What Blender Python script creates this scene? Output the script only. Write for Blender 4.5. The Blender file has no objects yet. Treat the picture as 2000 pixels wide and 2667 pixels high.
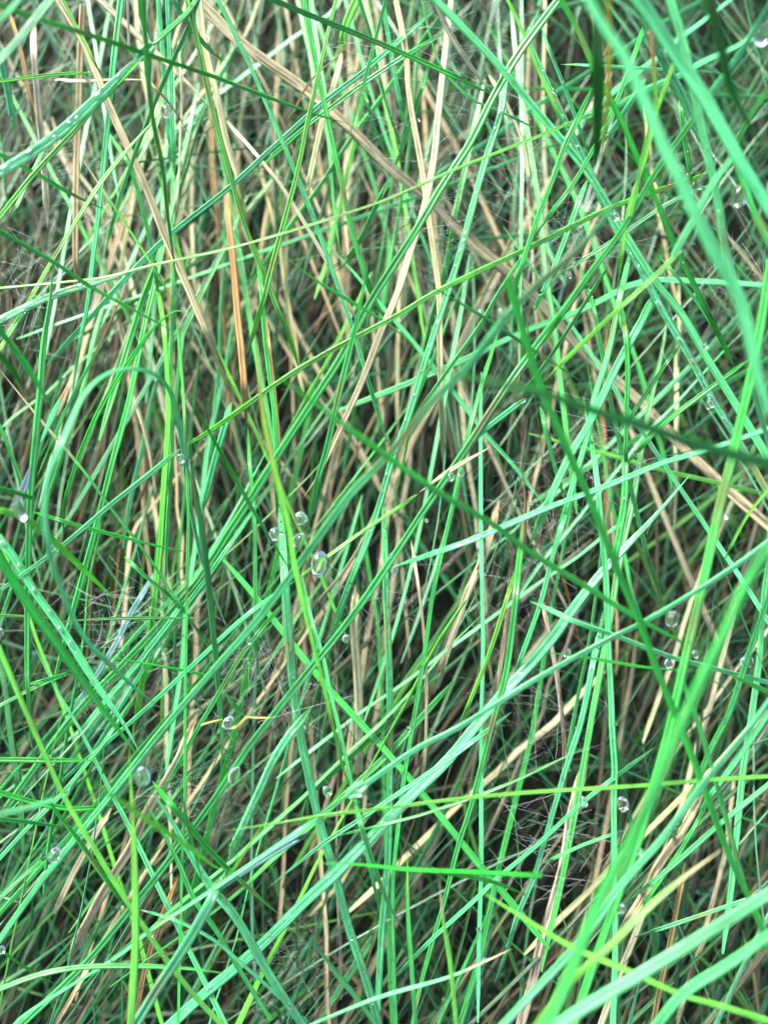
import bpy, math, random
import numpy as np
from mathutils import Vector, Matrix

rng = np.random.default_rng(11)
random.seed(11)
scene = bpy.context.scene
col = scene.collection

# ------------------------------------------------------------------ camera
FOCUS = 0.118
TILT = math.radians(12)
GROUND_DIST = 0.215            # along the optical axis
cam_d = bpy.data.cameras.new("camera")
cam = bpy.data.objects.new("camera", cam_d)
col.objects.link(cam)
cam_d.sensor_fit = 'HORIZONTAL'
cam_d.sensor_width = 3.6
cam_d.lens = 4.05
cam_d.clip_start = 0.004
cam_d.clip_end = 200
cam_d.dof.use_dof = True
cam_d.dof.focus_distance = FOCUS
cam_d.dof.aperture_fstop = 2.1
cam.location = (0, 0, GROUND_DIST * math.cos(TILT))
cam.rotation_euler = (TILT, 0, 0)
scene.camera = cam

# ------------------------------------------------------------------ sky and sun (overcast)
world = bpy.data.worlds.new("World")
scene.world = world
world.use_nodes = True
wn = world.node_tree.nodes
sky = wn.new('ShaderNodeTexSky')
sky.sky_type = 'NISHITA'
sky.sun_disc = False
sky.sun_elevation = math.radians(36)
sky.sun_rotation = math.radians(-35)
sky.air_density = 1.3
sky.dust_density = 3.0
wn['Background'].inputs['Strength'].default_value = 0.12
world.node_tree.links.new(sky.outputs[0], wn['Background'].inputs['Color'])
sun_d = bpy.data.lights.new("sun", 'SUN')
sun_d.energy = 3.6
sun_d.angle = math.radians(28)
sun_d.color = (1.0, 0.98, 0.93)
sun = bpy.data.objects.new("sun", sun_d)
col.objects.link(sun)
# direction towards the sun: elevation 36, from the upper left of the picture
el, az = math.radians(36), math.radians(-35)
sdir = Vector((math.sin(az) * math.cos(el), math.cos(az) * math.cos(el), math.sin(el)))
sun.rotation_euler = sdir.to_track_quat('Z', 'Y').to_euler()
sun.location = (-0.3, 0.6, 1.0)
scene.view_settings.view_transform = 'Standard'
scene.view_settings.look = 'None'
scene.view_settings.exposure = 1.78
scene.view_settings.gamma = 1
try:
    scene.cycles.max_bounces = 12
    scene.cycles.transparent_max_bounces = 8
except Exception:
    pass

# ------------------------------------------------------------------ pixel <-> place
W, H = 2000.0, 2667.0
FPX = cam_d.lens / cam_d.sensor_width * W          # focal length in photo pixels
cR = np.array(Matrix.Rotation(TILT, 3, 'X'))
cO = np.array(cam.location)
def at(px, py, d):
    """photo pixel + distance along the optical axis (m) -> world point"""
    v = np.array([(px - W / 2) / FPX * d, -(py - H / 2) / FPX * d, -d])
    return cR @ v + cO
def proj(p):
    v = cR.T @ (np.asarray(p) - cO)
    return (W / 2 + v[0] / -v[2] * FPX, H / 2 - v[1] / -v[2] * FPX, -v[2])
K = 800 / 1659.0
TILES = {c + str(r + 1): (600.0 * i, y, K) for i, c in enumerate('abc') for r, y in enumerate((0, 650, 1300, 1867))}
TILES['F'] = (0, 0, 2000 / 1659.0)

# ------------------------------------------------------------------ materials
def new_mat(name):
    m = bpy.data.materials.new(name); m.use_nodes = True
    nt = m.node_tree; nt.nodes.clear()
    return m, nt, nt.nodes, nt.links
def N(ns, t, **k):
    n = ns.new(t)
    for a, b in k.items():
        if a in n.inputs: n.inputs[a].default_value = b
        else: setattr(n, a, b)
    return n
def leaf_mat(name, rough=0.38, trans=0.28, vein=0.5, mottle=0.0, wet=0.0, spec=0.5):
    m, nt, ns, L = new_mat(name)
    out = N(ns, 'ShaderNodeOutputMaterial')
    att = N(ns, 'ShaderNodeAttribute', attribute_name='col')
    uv = N(ns, 'ShaderNodeUVMap', uv_map='UVMap')
    # long fine veins
    mp = N(ns, 'ShaderNodeMapping'); mp.inputs['Scale'].default_value = (4.2, 0.04, 1)
    L.new(uv.outputs[0], mp.inputs[0])
    nv = N(ns, 'ShaderNodeTexNoise', Scale=1.0, Detail=3.0, Roughness=0.6); L.new(mp.outputs[0], nv.inputs['Vector'])
    mp2 = N(ns, 'ShaderNodeMapping'); mp2.inputs['Scale'].default_value = (1.2, 0.35, 1)
    L.new(uv.outputs[0], mp2.inputs[0])
    nb = N(ns, 'ShaderNodeTexNoise', Scale=1.0, Detail=4.0, Roughness=0.65); L.new(mp2.outputs[0], nb.inputs['Vector'])
    r1 = N(ns, 'ShaderNodeMapRange'); r1.inputs['From Min'].default_value = 0.3; r1.inputs['From Max'].default_value = 0.7
    r1.inputs['To Min'].default_value = 1 - vein; r1.inputs['To Max'].default_value = 1 + vein
    L.new(nv.outputs['Fac'], r1.inputs['Value'])
    r2 = N(ns, 'ShaderNodeMapRange'); r2.inputs['From Min'].default_value = 0.3; r2.inputs['From Max'].default_value = 0.7
    r2.inputs['To Min'].default_value = 0.78; r2.inputs['To Max'].default_value = 1.2
    L.new(nb.outputs['Fac'], r2.inputs['Value'])
    mu = N(ns, 'ShaderNodeMath', operation='MULTIPLY'); L.new(r1.outputs[0], mu.inputs[0]); L.new(r2.outputs[0], mu.inputs[1])
    vm = N(ns, 'ShaderNodeVectorMath', operation='SCALE'); L.new(att.outputs['Color'], vm.inputs[0]); L.new(mu.outputs[0], vm.inputs['Scale'])
    colr = vm.outputs[0]
    if mottle:
        mp3 = N(ns, 'ShaderNodeMapping'); mp3.inputs['Scale'].default_value = (2.0, 0.08, 1)
        L.new(uv.outputs[0], mp3.inputs[0])
        n3 = N(ns, 'ShaderNodeTexNoise', Scale=1.0, Detail=5.0, Roughness=0.7); L.new(mp3.outputs[0], n3.inputs['Vector'])
        r3 = N(ns, 'ShaderNodeMapRange'); r3.inputs['From Min'].default_value = 0.51; r3.inputs['From Max'].default_value = 0.57
        r3.inputs['To Max'].default_value = mottle
        L.new(n3.outputs['Fac'], r3.inputs['Value'])
        mx = N(ns, 'ShaderNodeMix', data_type='RGBA')
        L.new(r3.outputs[0], mx.inputs[0]); L.new(colr, mx.inputs[6]); mx.inputs[7].default_value = (0.035, 0.022, 0.016, 1)
        colr = mx.outputs[2]
    p = N(ns, 'ShaderNodeBsdfPrincipled'); p.inputs['Roughness'].default_value = rough
    p.inputs['Specular IOR Level'].default_value = spec
    if wet:
        p.inputs['Coat Weight'].default_value = wet; p.inputs['Coat Roughness'].default_value = 0.06
        p.inputs['Coat IOR'].default_value = 1.33
    L.new(colr, p.inputs['Base Color'])
    bp = N(ns, 'ShaderNodeBump', Strength=0.9, Distance=0.00016); L.new(nv.outputs['Fac'], bp.inputs['Height'])
    last = bp
    L.new(last.outputs[0], p.inputs['Normal'])
    if wet:
        mp4 = N(ns, 'ShaderNodeMapping'); mp4.inputs['Scale'].default_value = (2.6, 1.3, 1)
        L.new(uv.outputs[0], mp4.inputs[0])
        n4 = N(ns, 'ShaderNodeTexNoise', Scale=1.3, Detail=2.0, Roughness=0.5, Distortion=1.2); L.new(mp4.outputs[0], n4.inputs['Vector'])
        r4 = N(ns, 'ShaderNodeMapRange', interpolation_type='SMOOTHSTEP'); r4.inputs['From Min'].default_value = 0.5; r4.inputs['From Max'].default_value = 0.6
        L.new(n4.outputs['Fac'], r4.inputs['Value'])
        b2 = N(ns, 'ShaderNodeBump', Strength=1.0, Distance=0.0008); L.new(r4.outputs[0], b2.inputs['Height'])
        L.new(bp.outputs[0], b2.inputs['Normal'])
        L.new(b2.outputs[0], p.inputs['Coat Normal'])
    tr = N(ns, 'ShaderNodeBsdfTranslucent'); L.new(colr, tr.inputs['Color'])
    ms = N(ns, 'ShaderNodeMixShader'); ms.inputs[0].default_value = trans
    L.new(p.outputs[0], ms.inputs[1]); L.new(tr.outputs[0], ms.inputs[2])
    L.new(ms.outputs[0], out.inputs['Surface'])
    return m
M_GREEN = leaf_mat('green_leaf', 0.32, 0.3, 0.62, spec=0.75)
M_WET = leaf_mat('wet_leaf', 0.25, 0.25, 0.6, wet=1.0)
M_STRAW = leaf_mat('straw', 0.55, 0.2, 0.6, mottle=0.4, spec=0.3)
M_DEAD = leaf_mat('mottled_dead_leaf', 0.6, 0.12, 0.6, mottle=0.85, spec=0.3)

def water_mat():
    m, nt, ns, L = new_mat('water')
    out = N(ns, 'ShaderNodeOutputMaterial')
    p = N(ns, 'ShaderNodeBsdfPrincipled'); p.inputs['Base Color'].default_value = (1, 1, 1, 1)
    p.inputs['Transmission Weight'].default_value = 1; p.inputs['IOR'].default_value = 1.33
    p.inputs['Roughness'].default_value = 0.0; L.new(p.outputs[0], out.inputs[0])
    return m
M_WATER = water_mat()
def web_mat():
    m, nt, ns, L = new_mat('cobweb_silk')
    out = N(ns, 'ShaderNodeOutputMaterial')
    p = N(ns, 'ShaderNodeBsdfPrincipled'); p.inputs['Base Color'].default_value = (0.85, 0.9, 0.9, 1)
    p.inputs['Roughness'].default_value = 0.4; L.new(p.outputs[0], out.inputs[0])
    return m
M_WEB = web_mat()
def soil_mat():
    m, nt, ns, L = new_mat('damp_soil')
    out = N(ns, 'ShaderNodeOutputMaterial'); tc = N(ns, 'ShaderNodeTexCoord')
    n = N(ns, 'ShaderNodeTexNoise', Scale=220.0, Detail=8.0, Roughness=0.7); L.new(tc.outputs['Object'], n.inputs['Vector'])
    cr = N(ns, 'ShaderNodeValToRGB'); L.new(n.outputs['Fac'], cr.inputs[0])
    cr.color_ramp.elements[0].position = 0.35; cr.color_ramp.elements[0].color = (0.002, 0.006, 0.003, 1)
    cr.color_ramp.elements[1].position = 0.7; cr.color_ramp.elements[1].color = (0.008, 0.018, 0.008, 1)
    p = N(ns, 'ShaderNodeBsdfPrincipled'); p.inputs['Roughness'].default_value = 0.9
    L.new(cr.outputs[0], p.inputs['Base Color'])
    b = N(ns, 'ShaderNodeBump', Strength=0.8, Distance=0.002); L.new(n.outputs['Fac'], b.inputs['Height']); L.new(b.outputs[0], p.inputs['Normal'])
    L.new(p.outputs[0], out.inputs[0]); return m
M_SOIL = soil_mat()

# ------------------------------------------------------------------ colours of the leaves
KIND = {   # name: (base colour, height ratio, material, word)
    'c': ((0.105, 0.540, 0.200), 0.55, M_GREEN, 'pale blue-green'),
    'g': ((0.055, 0.410, 0.075), 0.60, M_GREEN, 'mid green'),
    'y': ((0.145, 0.530, 0.055), 0.60, M_GREEN, 'yellow-green'),
    'd': ((0.018, 0.300, 0.022), 0.60, M_GREEN, 'dark green'),
    'w': ((0.075, 0.400, 0.150), 0.30, M_WET, 'wet green'),
    'p': ((0.450, 0.365, 0.210), 0.40, M_STRAW, 'pinkish tan'),
    's': ((0.500, 0.490, 0.290), 0.40, M_STRAW, 'pale cream'),
    'o': ((0.360, 0.220, 0.080), 0.45, M_STRAW, 'orange-brown'),
    'k': ((0.430, 0.380, 0.230), 0.22, M_DEAD, 'brown streaked'),
    'e': ((0.006, 0.140, 0.010), 0.50, M_GREEN, 'very dark green'),
    'm': ((0.520, 0.470, 0.040), 0.45, M_STRAW, 'yellow'),
    'l': ((0.160, 0.290, 0.290), 0.40, M_GREEN, 'grey-blue'),
}
TIPC = {'s': (0.50, 0.45, 0.25), 'o': (0.38, 0.21, 0.07), 'y': (0.25, 0.45, 0.05)}

SEC9 = np.array([(-1, .1), (-.84, .5), (-.42, .62), (-.05, .12), (.05, .12), (.42, .62), (.84, .5), (1, .1), (.6, -.5), (-.6, -.5)])
SEC6 = np.array([(-1, 0), (-.5, .6), (0, .15), (.5, .6), (1, 0), (0, -.6)])

class MeshBuf:
    def __init__(s): s.v = []; s.f = []; s.uv = []; s.c = []; s.n = 0
    def add(s, v, f, uv, c):
        s.v.append(v); s.f.append(f + s.n); s.uv.append(uv); s.c.append(c); s.n += len(v)
    def build(s, name, mat, origin=None):
        v = np.concatenate(s.v); f = np.concatenate(s.f); uv = np.concatenate(s.uv); c = np.concatenate(s.c)
        if origin is not None: v = v - origin
        me = bpy.data.meshes.new(name)
        k = f.shape[1]
        me.vertices.add(len(v)); me.vertices.foreach_set('co', v.astype(np.float32).ravel())
        me.loops.add(len(f) * k); me.loops.foreach_set('vertex_index', f.astype(np.int32).ravel())
        me.polygons.add(len(f)); me.polygons.foreach_set('loop_start', np.arange(0, len(f) * k, k, dtype=np.int32))
        me.polygons.foreach_set('loop_total', np.full(len(f), k, dtype=np.int32))
        me.polygons.foreach_set('use_smooth', np.ones(len(f), dtype=bool))
        u = me.uv_layers.new(name='UVMap'); u.data.foreach_set('uv', uv[f.ravel()].astype(np.float32).ravel())
        a = me.color_attributes.new('col', 'FLOAT_COLOR', 'POINT')
        a.data.foreach_set('color', np.concatenate([c, np.ones((len(c), 1))], 1).astype(np.float32).ravel())
        me.update(calc_edges=True); me.validate()
        me.materials.append(mat)
        o = bpy.data.objects.new(name, me); col.objects.link(o)
        if origin is not None: o.location = origin
        return o

def spline(P, n):
    """Catmull-Rom through P, resampled to n even points; returns points and parameter of control points"""
    P = np.asarray(P, float)
    if len(P) == 2: P = np.array([P[0], (P[0] * 2 + P[1]) / 3, (P[0] + P[1] * 2) / 3, P[1]])
    Q = np.vstack([2 * P[0] - P[1], P, 2 * P[-1] - P[-2]])
    out = []
    for i in range(1, len(Q) - 2):
        a, b, c, d = Q[i - 1:i + 3]
        t = np.linspace(0, 1, 12, endpoint=False)[:, None]
        out.append(0.5 * (2 * b + (c - a) * t + (2 * a - 5 * b + 4 * c - d) * t ** 2 + (3 * b - a - 3 * c + d) * t ** 3))
    out.append(P[-1:])
    S = np.vstack(out)
    l = np.concatenate([[0], np.cumsum(np.linalg.norm(np.diff(S, axis=0), axis=1))])
    s = np.linspace(0, l[-1], n)
    return np.stack([np.interp(s, l, S[:, k]) for k in range(3)], 1), l[-1]

def sweep(buf, C, width, h, base, sec, roll=0.0, twist=0.0, uv0=0.0, colr=None):
    """sweep a leaf section along centre line C with the widths given"""
    n = len(C)
    T = np.gradient(C, axis=0); T /= np.linalg.norm(T, axis=1)[:, None] + 1e-12
    up = (cO - C); up /= np.linalg.norm(up, axis=1)[:, None]
    up = up * 0.5 + np.array([0, 0, 0.5])
    Nn = up - T * np.sum(up * T, 1)[:, None]; Nn /= np.linalg.norm(Nn, axis=1)[:, None] + 1e-12
    B = np.cross(T, Nn)
    a = roll + twist * np.linspace(-.5, .5, n)
    ca, sa = np.cos(a)[:, None], np.sin(a)[:, None]
    B, Nn = B * ca + Nn * sa, Nn * ca - B * sa
    k = len(sec); w = (width / 2)[:, None, None]
    V = C[:, None, :] + w * (sec[None, :, :1] * B[:, None, :] + h * 1.2 * sec[None, :, 1:] * Nn[:, None, :])
    l = np.concatenate([[0], np.cumsum(np.linalg.norm(np.diff(C, axis=0), axis=1))]) * 1000
    uv = np.stack([np.broadcast_to(sec[:, 0] * 0.5 * (width.mean() * 1000) + uv0, (n, k)), np.broadcast_to((l + uv0 * 7)[:, None], (n, k))], 2)
    i = np.arange(n - 1)[:, None] * k; j = np.arange(k)[None, :]; j2 = (j + 1) % k
    F = np.stack([i + j, i + j2, i + j2 + k, i + j + k], 2).reshape(-1, 4)
    cc = np.broadcast_to(colr[:, None, :], (n, k, 3)) if colr is not None else np.broadcast_to(base, (n, k, 3))
    buf.add(V.reshape(-1, 3), F, uv.reshape(-1, 2), cc.reshape(-1, 3).copy())
    return T, B, Nn

def wsmooth(n, amp, k=6):
    x = rng.normal(size=max(3, n // k + 2)); return np.interp(np.linspace(0, 1, n), np.linspace(0, 1, len(x)), x) * amp

def taper_profile(n, t0, t1, L, wid):
    t = np.linspace(0, 1, n); p = np.ones(n)
    tl = min(0.45, max(14 * wid, 0.012) / L)
    if t0: p = p * np.clip((t / tl), 0, 1) ** 0.7
    if t1: p = p * np.clip(((1 - t) / tl), 0, 1) ** 0.7
    return np.maximum(p, 0.04)

BEADS = []      # (point, radius)
LENSES = []     # larger flat beads lying in the groove of a leaf: point, tangent, side, normal, half sizes
GREEN_CAT, STRAW_CAT = 'grass blade', 'dead straw'
used_labels = {}
BANDY = ['top', 'upper', 'middle', 'lower', 'bottom']; BANDX = ['far left', 'left', 'centre', 'right', 'far right']
LAND = [  # landmark phrase, source px, radius
    ('the largest clear droplet', 838, 1470, 75), ('the twin droplets', 780, 1350, 60), ('the crumpled droplet', 350, 2040, 80),
    ('the arched blade top', 350, 962, 70), ('the small hooked leaf', 470, 815, 50), ('the yellow hooked sheath', 620, 1860, 80),
    ('the droplet near the top left', 430, 290, 70), ('the large right-edge droplet', 1945, 510, 80), ('the blurred droplet', 1310, 820, 70),
    ('the white-tipped node drop', 930, 2060, 60), ('the straw fork droplet', 1175, 1240, 60), ('the blurred left droplet', 55, 1330, 70),
    ('the twin lower droplets', 1625, 2090, 60)]
def spot(x, y):
    for ph, lx, ly, r in LAND:
        if math.hypot(x - lx, y - ly) < r: return ph
    bx = min(4, max(0, int(x / 400))); by = min(4, max(0, int(y / 533.4)))
    if bx == 2 and by == 2: return 'the centre'
    e = ''
    if x < 12: return 'the %s left edge' % BANDY[by]
    if x > 1988: return 'the %s right edge' % BANDY[by]
    if y < 12: return 'the top edge %s' % BANDX[bx]
    if y > 2655: return 'the bottom edge %s' % BANDX[bx]
    return 'the %s %s' % (BANDY[by], BANDX[bx])
def clip_path(C2):
    """first and last projected points inside the frame"""
    ins = [(x, y) for x, y in C2 if 0 <= x <= W and 0 <= y <= H]
    if not ins: return None
    return ins[0], ins[-1]
registry = []
def reg(o, C, width, kindword, noun, extra):
    """label from where the blade really runs in the frame"""
    pr = [proj(p)[:2] for p in C]
    ends = clip_path(pr)
    if ends is None: return False
    (x0, y0), (x1, y1) = ends
    def snap(x, y):
        m = 26
        if x < m: x = 0
        if x > W - m: x = W
        if y < m: y = 0
        if y > H - m: y = H
        return x, y
    x0, y0 = snap(x0, y0); x1, y1 = snap(x1, y1)
    if y0 > y1: (x0, y0, x1, y1) = (x1, y1, x0, y0)
    wmm = width * 1000
    d = -((cR.T @ (C[len(C) // 2] - cO))[2])
    app = width / d * FPX
    ww = 'broad' if app > 26 else ('thin' if app < 11 else '')
    registry.append(dict(o=o, a=(x0, y0), b=(x1, y1), w=ww, kind=kindword, noun=noun, extra=extra, d=d, mid=((x0 + x1) / 2, (y0 + y1) / 2)))
    return True

def blade(kind, C2, w, depths, flags='', label=None, group=None):
    """one traced leaf: photo points, width in photo pixels, depths in mm"""
    base, h, mat, word = KIND[kind]
    C2 = np.asarray(C2, float)
    l = np.concatenate([[0], np.cumsum(np.hypot(*np.diff(C2, axis=0).T))]); l /= l[-1]
    ds = np.interp(l, np.linspace(0, 1, len(depths)), depths) / 1000.0
    # an end that is not a tip sinks among the other leaves
    def inside(p): return 20 < p[0] < W - 20 and 20 < p[1] < H - 20
    S2, _ = spline(np.column_stack([C2, ds * 1e4]), 40)
    C2 = S2[:, :2]; ds = S2[:, 2] / 1e4; tt_ = np.linspace(0, 1, 40)
    sinkA = 'a' not in flags and 'A' not in flags and inside(C2[0]) and ds[0] > .1
    sinkB = 'b' not in flags and 'B' not in flags and inside(C2[-1]) and ds[-1] > .1
    if sinkA: ds = ds + .018 * np.clip((.16 - tt_) / .16, 0, 1) ** 1.5
    if sinkB: ds = ds + .018 * np.clip((tt_ - .84) / .16, 0, 1) ** 1.5
    P = np.array([at(x, y, d) for (x, y), d in zip(C2, ds)])
    L0 = np.sum(np.linalg.norm(np.diff(P, axis=0), axis=1))
    n = int(np.clip(L0 / 0.0011, 14, 110))
    C, L = spline(P, n)
    wm = w / FPX * ds.mean()
    jit = wm * 0.05
    T0 = np.gradient(C, axis=0); T0 /= np.linalg.norm(T0, axis=1)[:, None]
    side = np.cross(T0, np.array([0, 0, 1.0]))
    C = C + side * wsmooth(n, jit * 1.6, 9)[:, None] + np.array([0, 0, 1]) * wsmooth(n, jit * 2, 10)[:, None]
    prof = taper_profile(n, 'a' in flags or sinkA, 'b' in flags or sinkB, L, wm * (.6 if not ('a' in flags or 'b' in flags) else 1)) * (1 + wsmooth(n, 0.035, 3))
    if 't' in flags: prof = prof * np.linspace(1, 0.55, n)      # narrows along its length
    if 'u' in flags: prof = prof * np.linspace(0.55, 1, n)
    if 'F' in flags: h = 0.22
    wid = wm * prof * (0.90 if ds.mean() > .1 else .84)
    var = rng.normal(0, 0.06, 3) + rng.normal(0, 0.08)
    b = np.array(base) * (1 + var)
    cc = np.tile(b, (n, 1)) * (1 + wsmooth(n, 0.09, 12))[:, None]
    t = np.linspace(0, 1, n)
    for ch, tt in (('A', 1 - t), ('B', t)):                     # withered end colours
        if ch in flags:
            tip = np.array(TIPC[flags[flags.index(ch) + 1]])
            m = np.clip((tt - 0.72) / 0.12, 0, 1)[:, None]
            cc = cc * (1 - m) + tip * m
    if kind in 'cgdyw' and ds.mean() > .09 and rng.uniform() < .45:                 # yellowed stretches and brown specks
        for _ in range(rng.integers(1, 4)):
            c0 = rng.uniform(); m = np.exp(-((t - c0) / rng.uniform(.01, .05)) ** 2)[:, None] * rng.uniform(.3, .8)
            cc = cc * (1 - m) + np.array((.26, .24, .05) if rng.uniform() < .6 else (.16, .10, .04)) * m
    buf = MeshBuf()
    T, B, Nn = sweep(buf, C, wid, h, None, SEC9, roll=rng.normal(0, 0.2), twist=rng.normal(0, 0.5), uv0=rng.uniform(0, 400), colr=np.clip(cc, 0.003, 0.8))
    dead = kind in 'psok'
    name = 'dead_straw' if dead else 'grass_blade'
    if kind == 'k': name = 'dead_leaf'
    o = buf.build(name, M_WET if 'W' in flags else mat, origin=C[n // 2].copy())
    o['category'] = ('dead leaf' if kind == 'k' else STRAW_CAT) if dead else GREEN_CAT
    o['group'] = 'dead straws lying in the sward' if dead else 'green blades crossing over the sward'
    noun = 'dead leaf' if kind == 'k' else ('dead straw' if dead else 'blade')
    if label: o['label'] = label
    else:
        if not reg(o, C, wm, word, noun, ''):
            bpy.data.objects.remove(o); return None
    if kind == 'w' or ('D' in flags and w > 14):
        s = rng.uniform(.001, .003)
        stp = L / (n - 1)
        while s < L - .002:
            i = int(s / stp); a = min(wid[i] * rng.uniform(.2, .36), .00045)
            LENSES.append((C[i] + B[i] * wid[i] * rng.uniform(-.12, .12) + Nn[i] * wid[i] * h * .22, T[i], B[i], Nn[i], (a * rng.uniform(1.1, 2.3), a, a * .55)))
            s += rng.uniform(.0009, .0042) if rng.uniform() < .8 else rng.uniform(.004, .012)
    # dew
    if not dead and ds.mean() > 0.09:
        dens = 3400 if 'D' in flags else (1300 if kind in 'cw' else 700)
        cnt = rng.poisson(dens * L)
        for _ in range(cnt):
            i = rng.integers(1, n - 1); s = rng.uniform(-.85, .85) if 'D' not in flags else rng.choice([-1, 1]) * rng.uniform(.5, .98)
            r = rng.lognormal(math.log(0.068), 0.4) / 1000 * (1.45 if 'D' in flags else 1)
            r = min(r, wid[i] * .3)
            pz = h * 1.2 * 0.5 * (1 - abs(s) ** 3)
            BEADS.append((C[i] + (C[i + 1] - C[i]) * rng.uniform() + B[i] * s * wid[i] / 2 + Nn[i] * pz * wid[i] / 2 + Nn[i] * r * .3, r))
    return o
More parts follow.
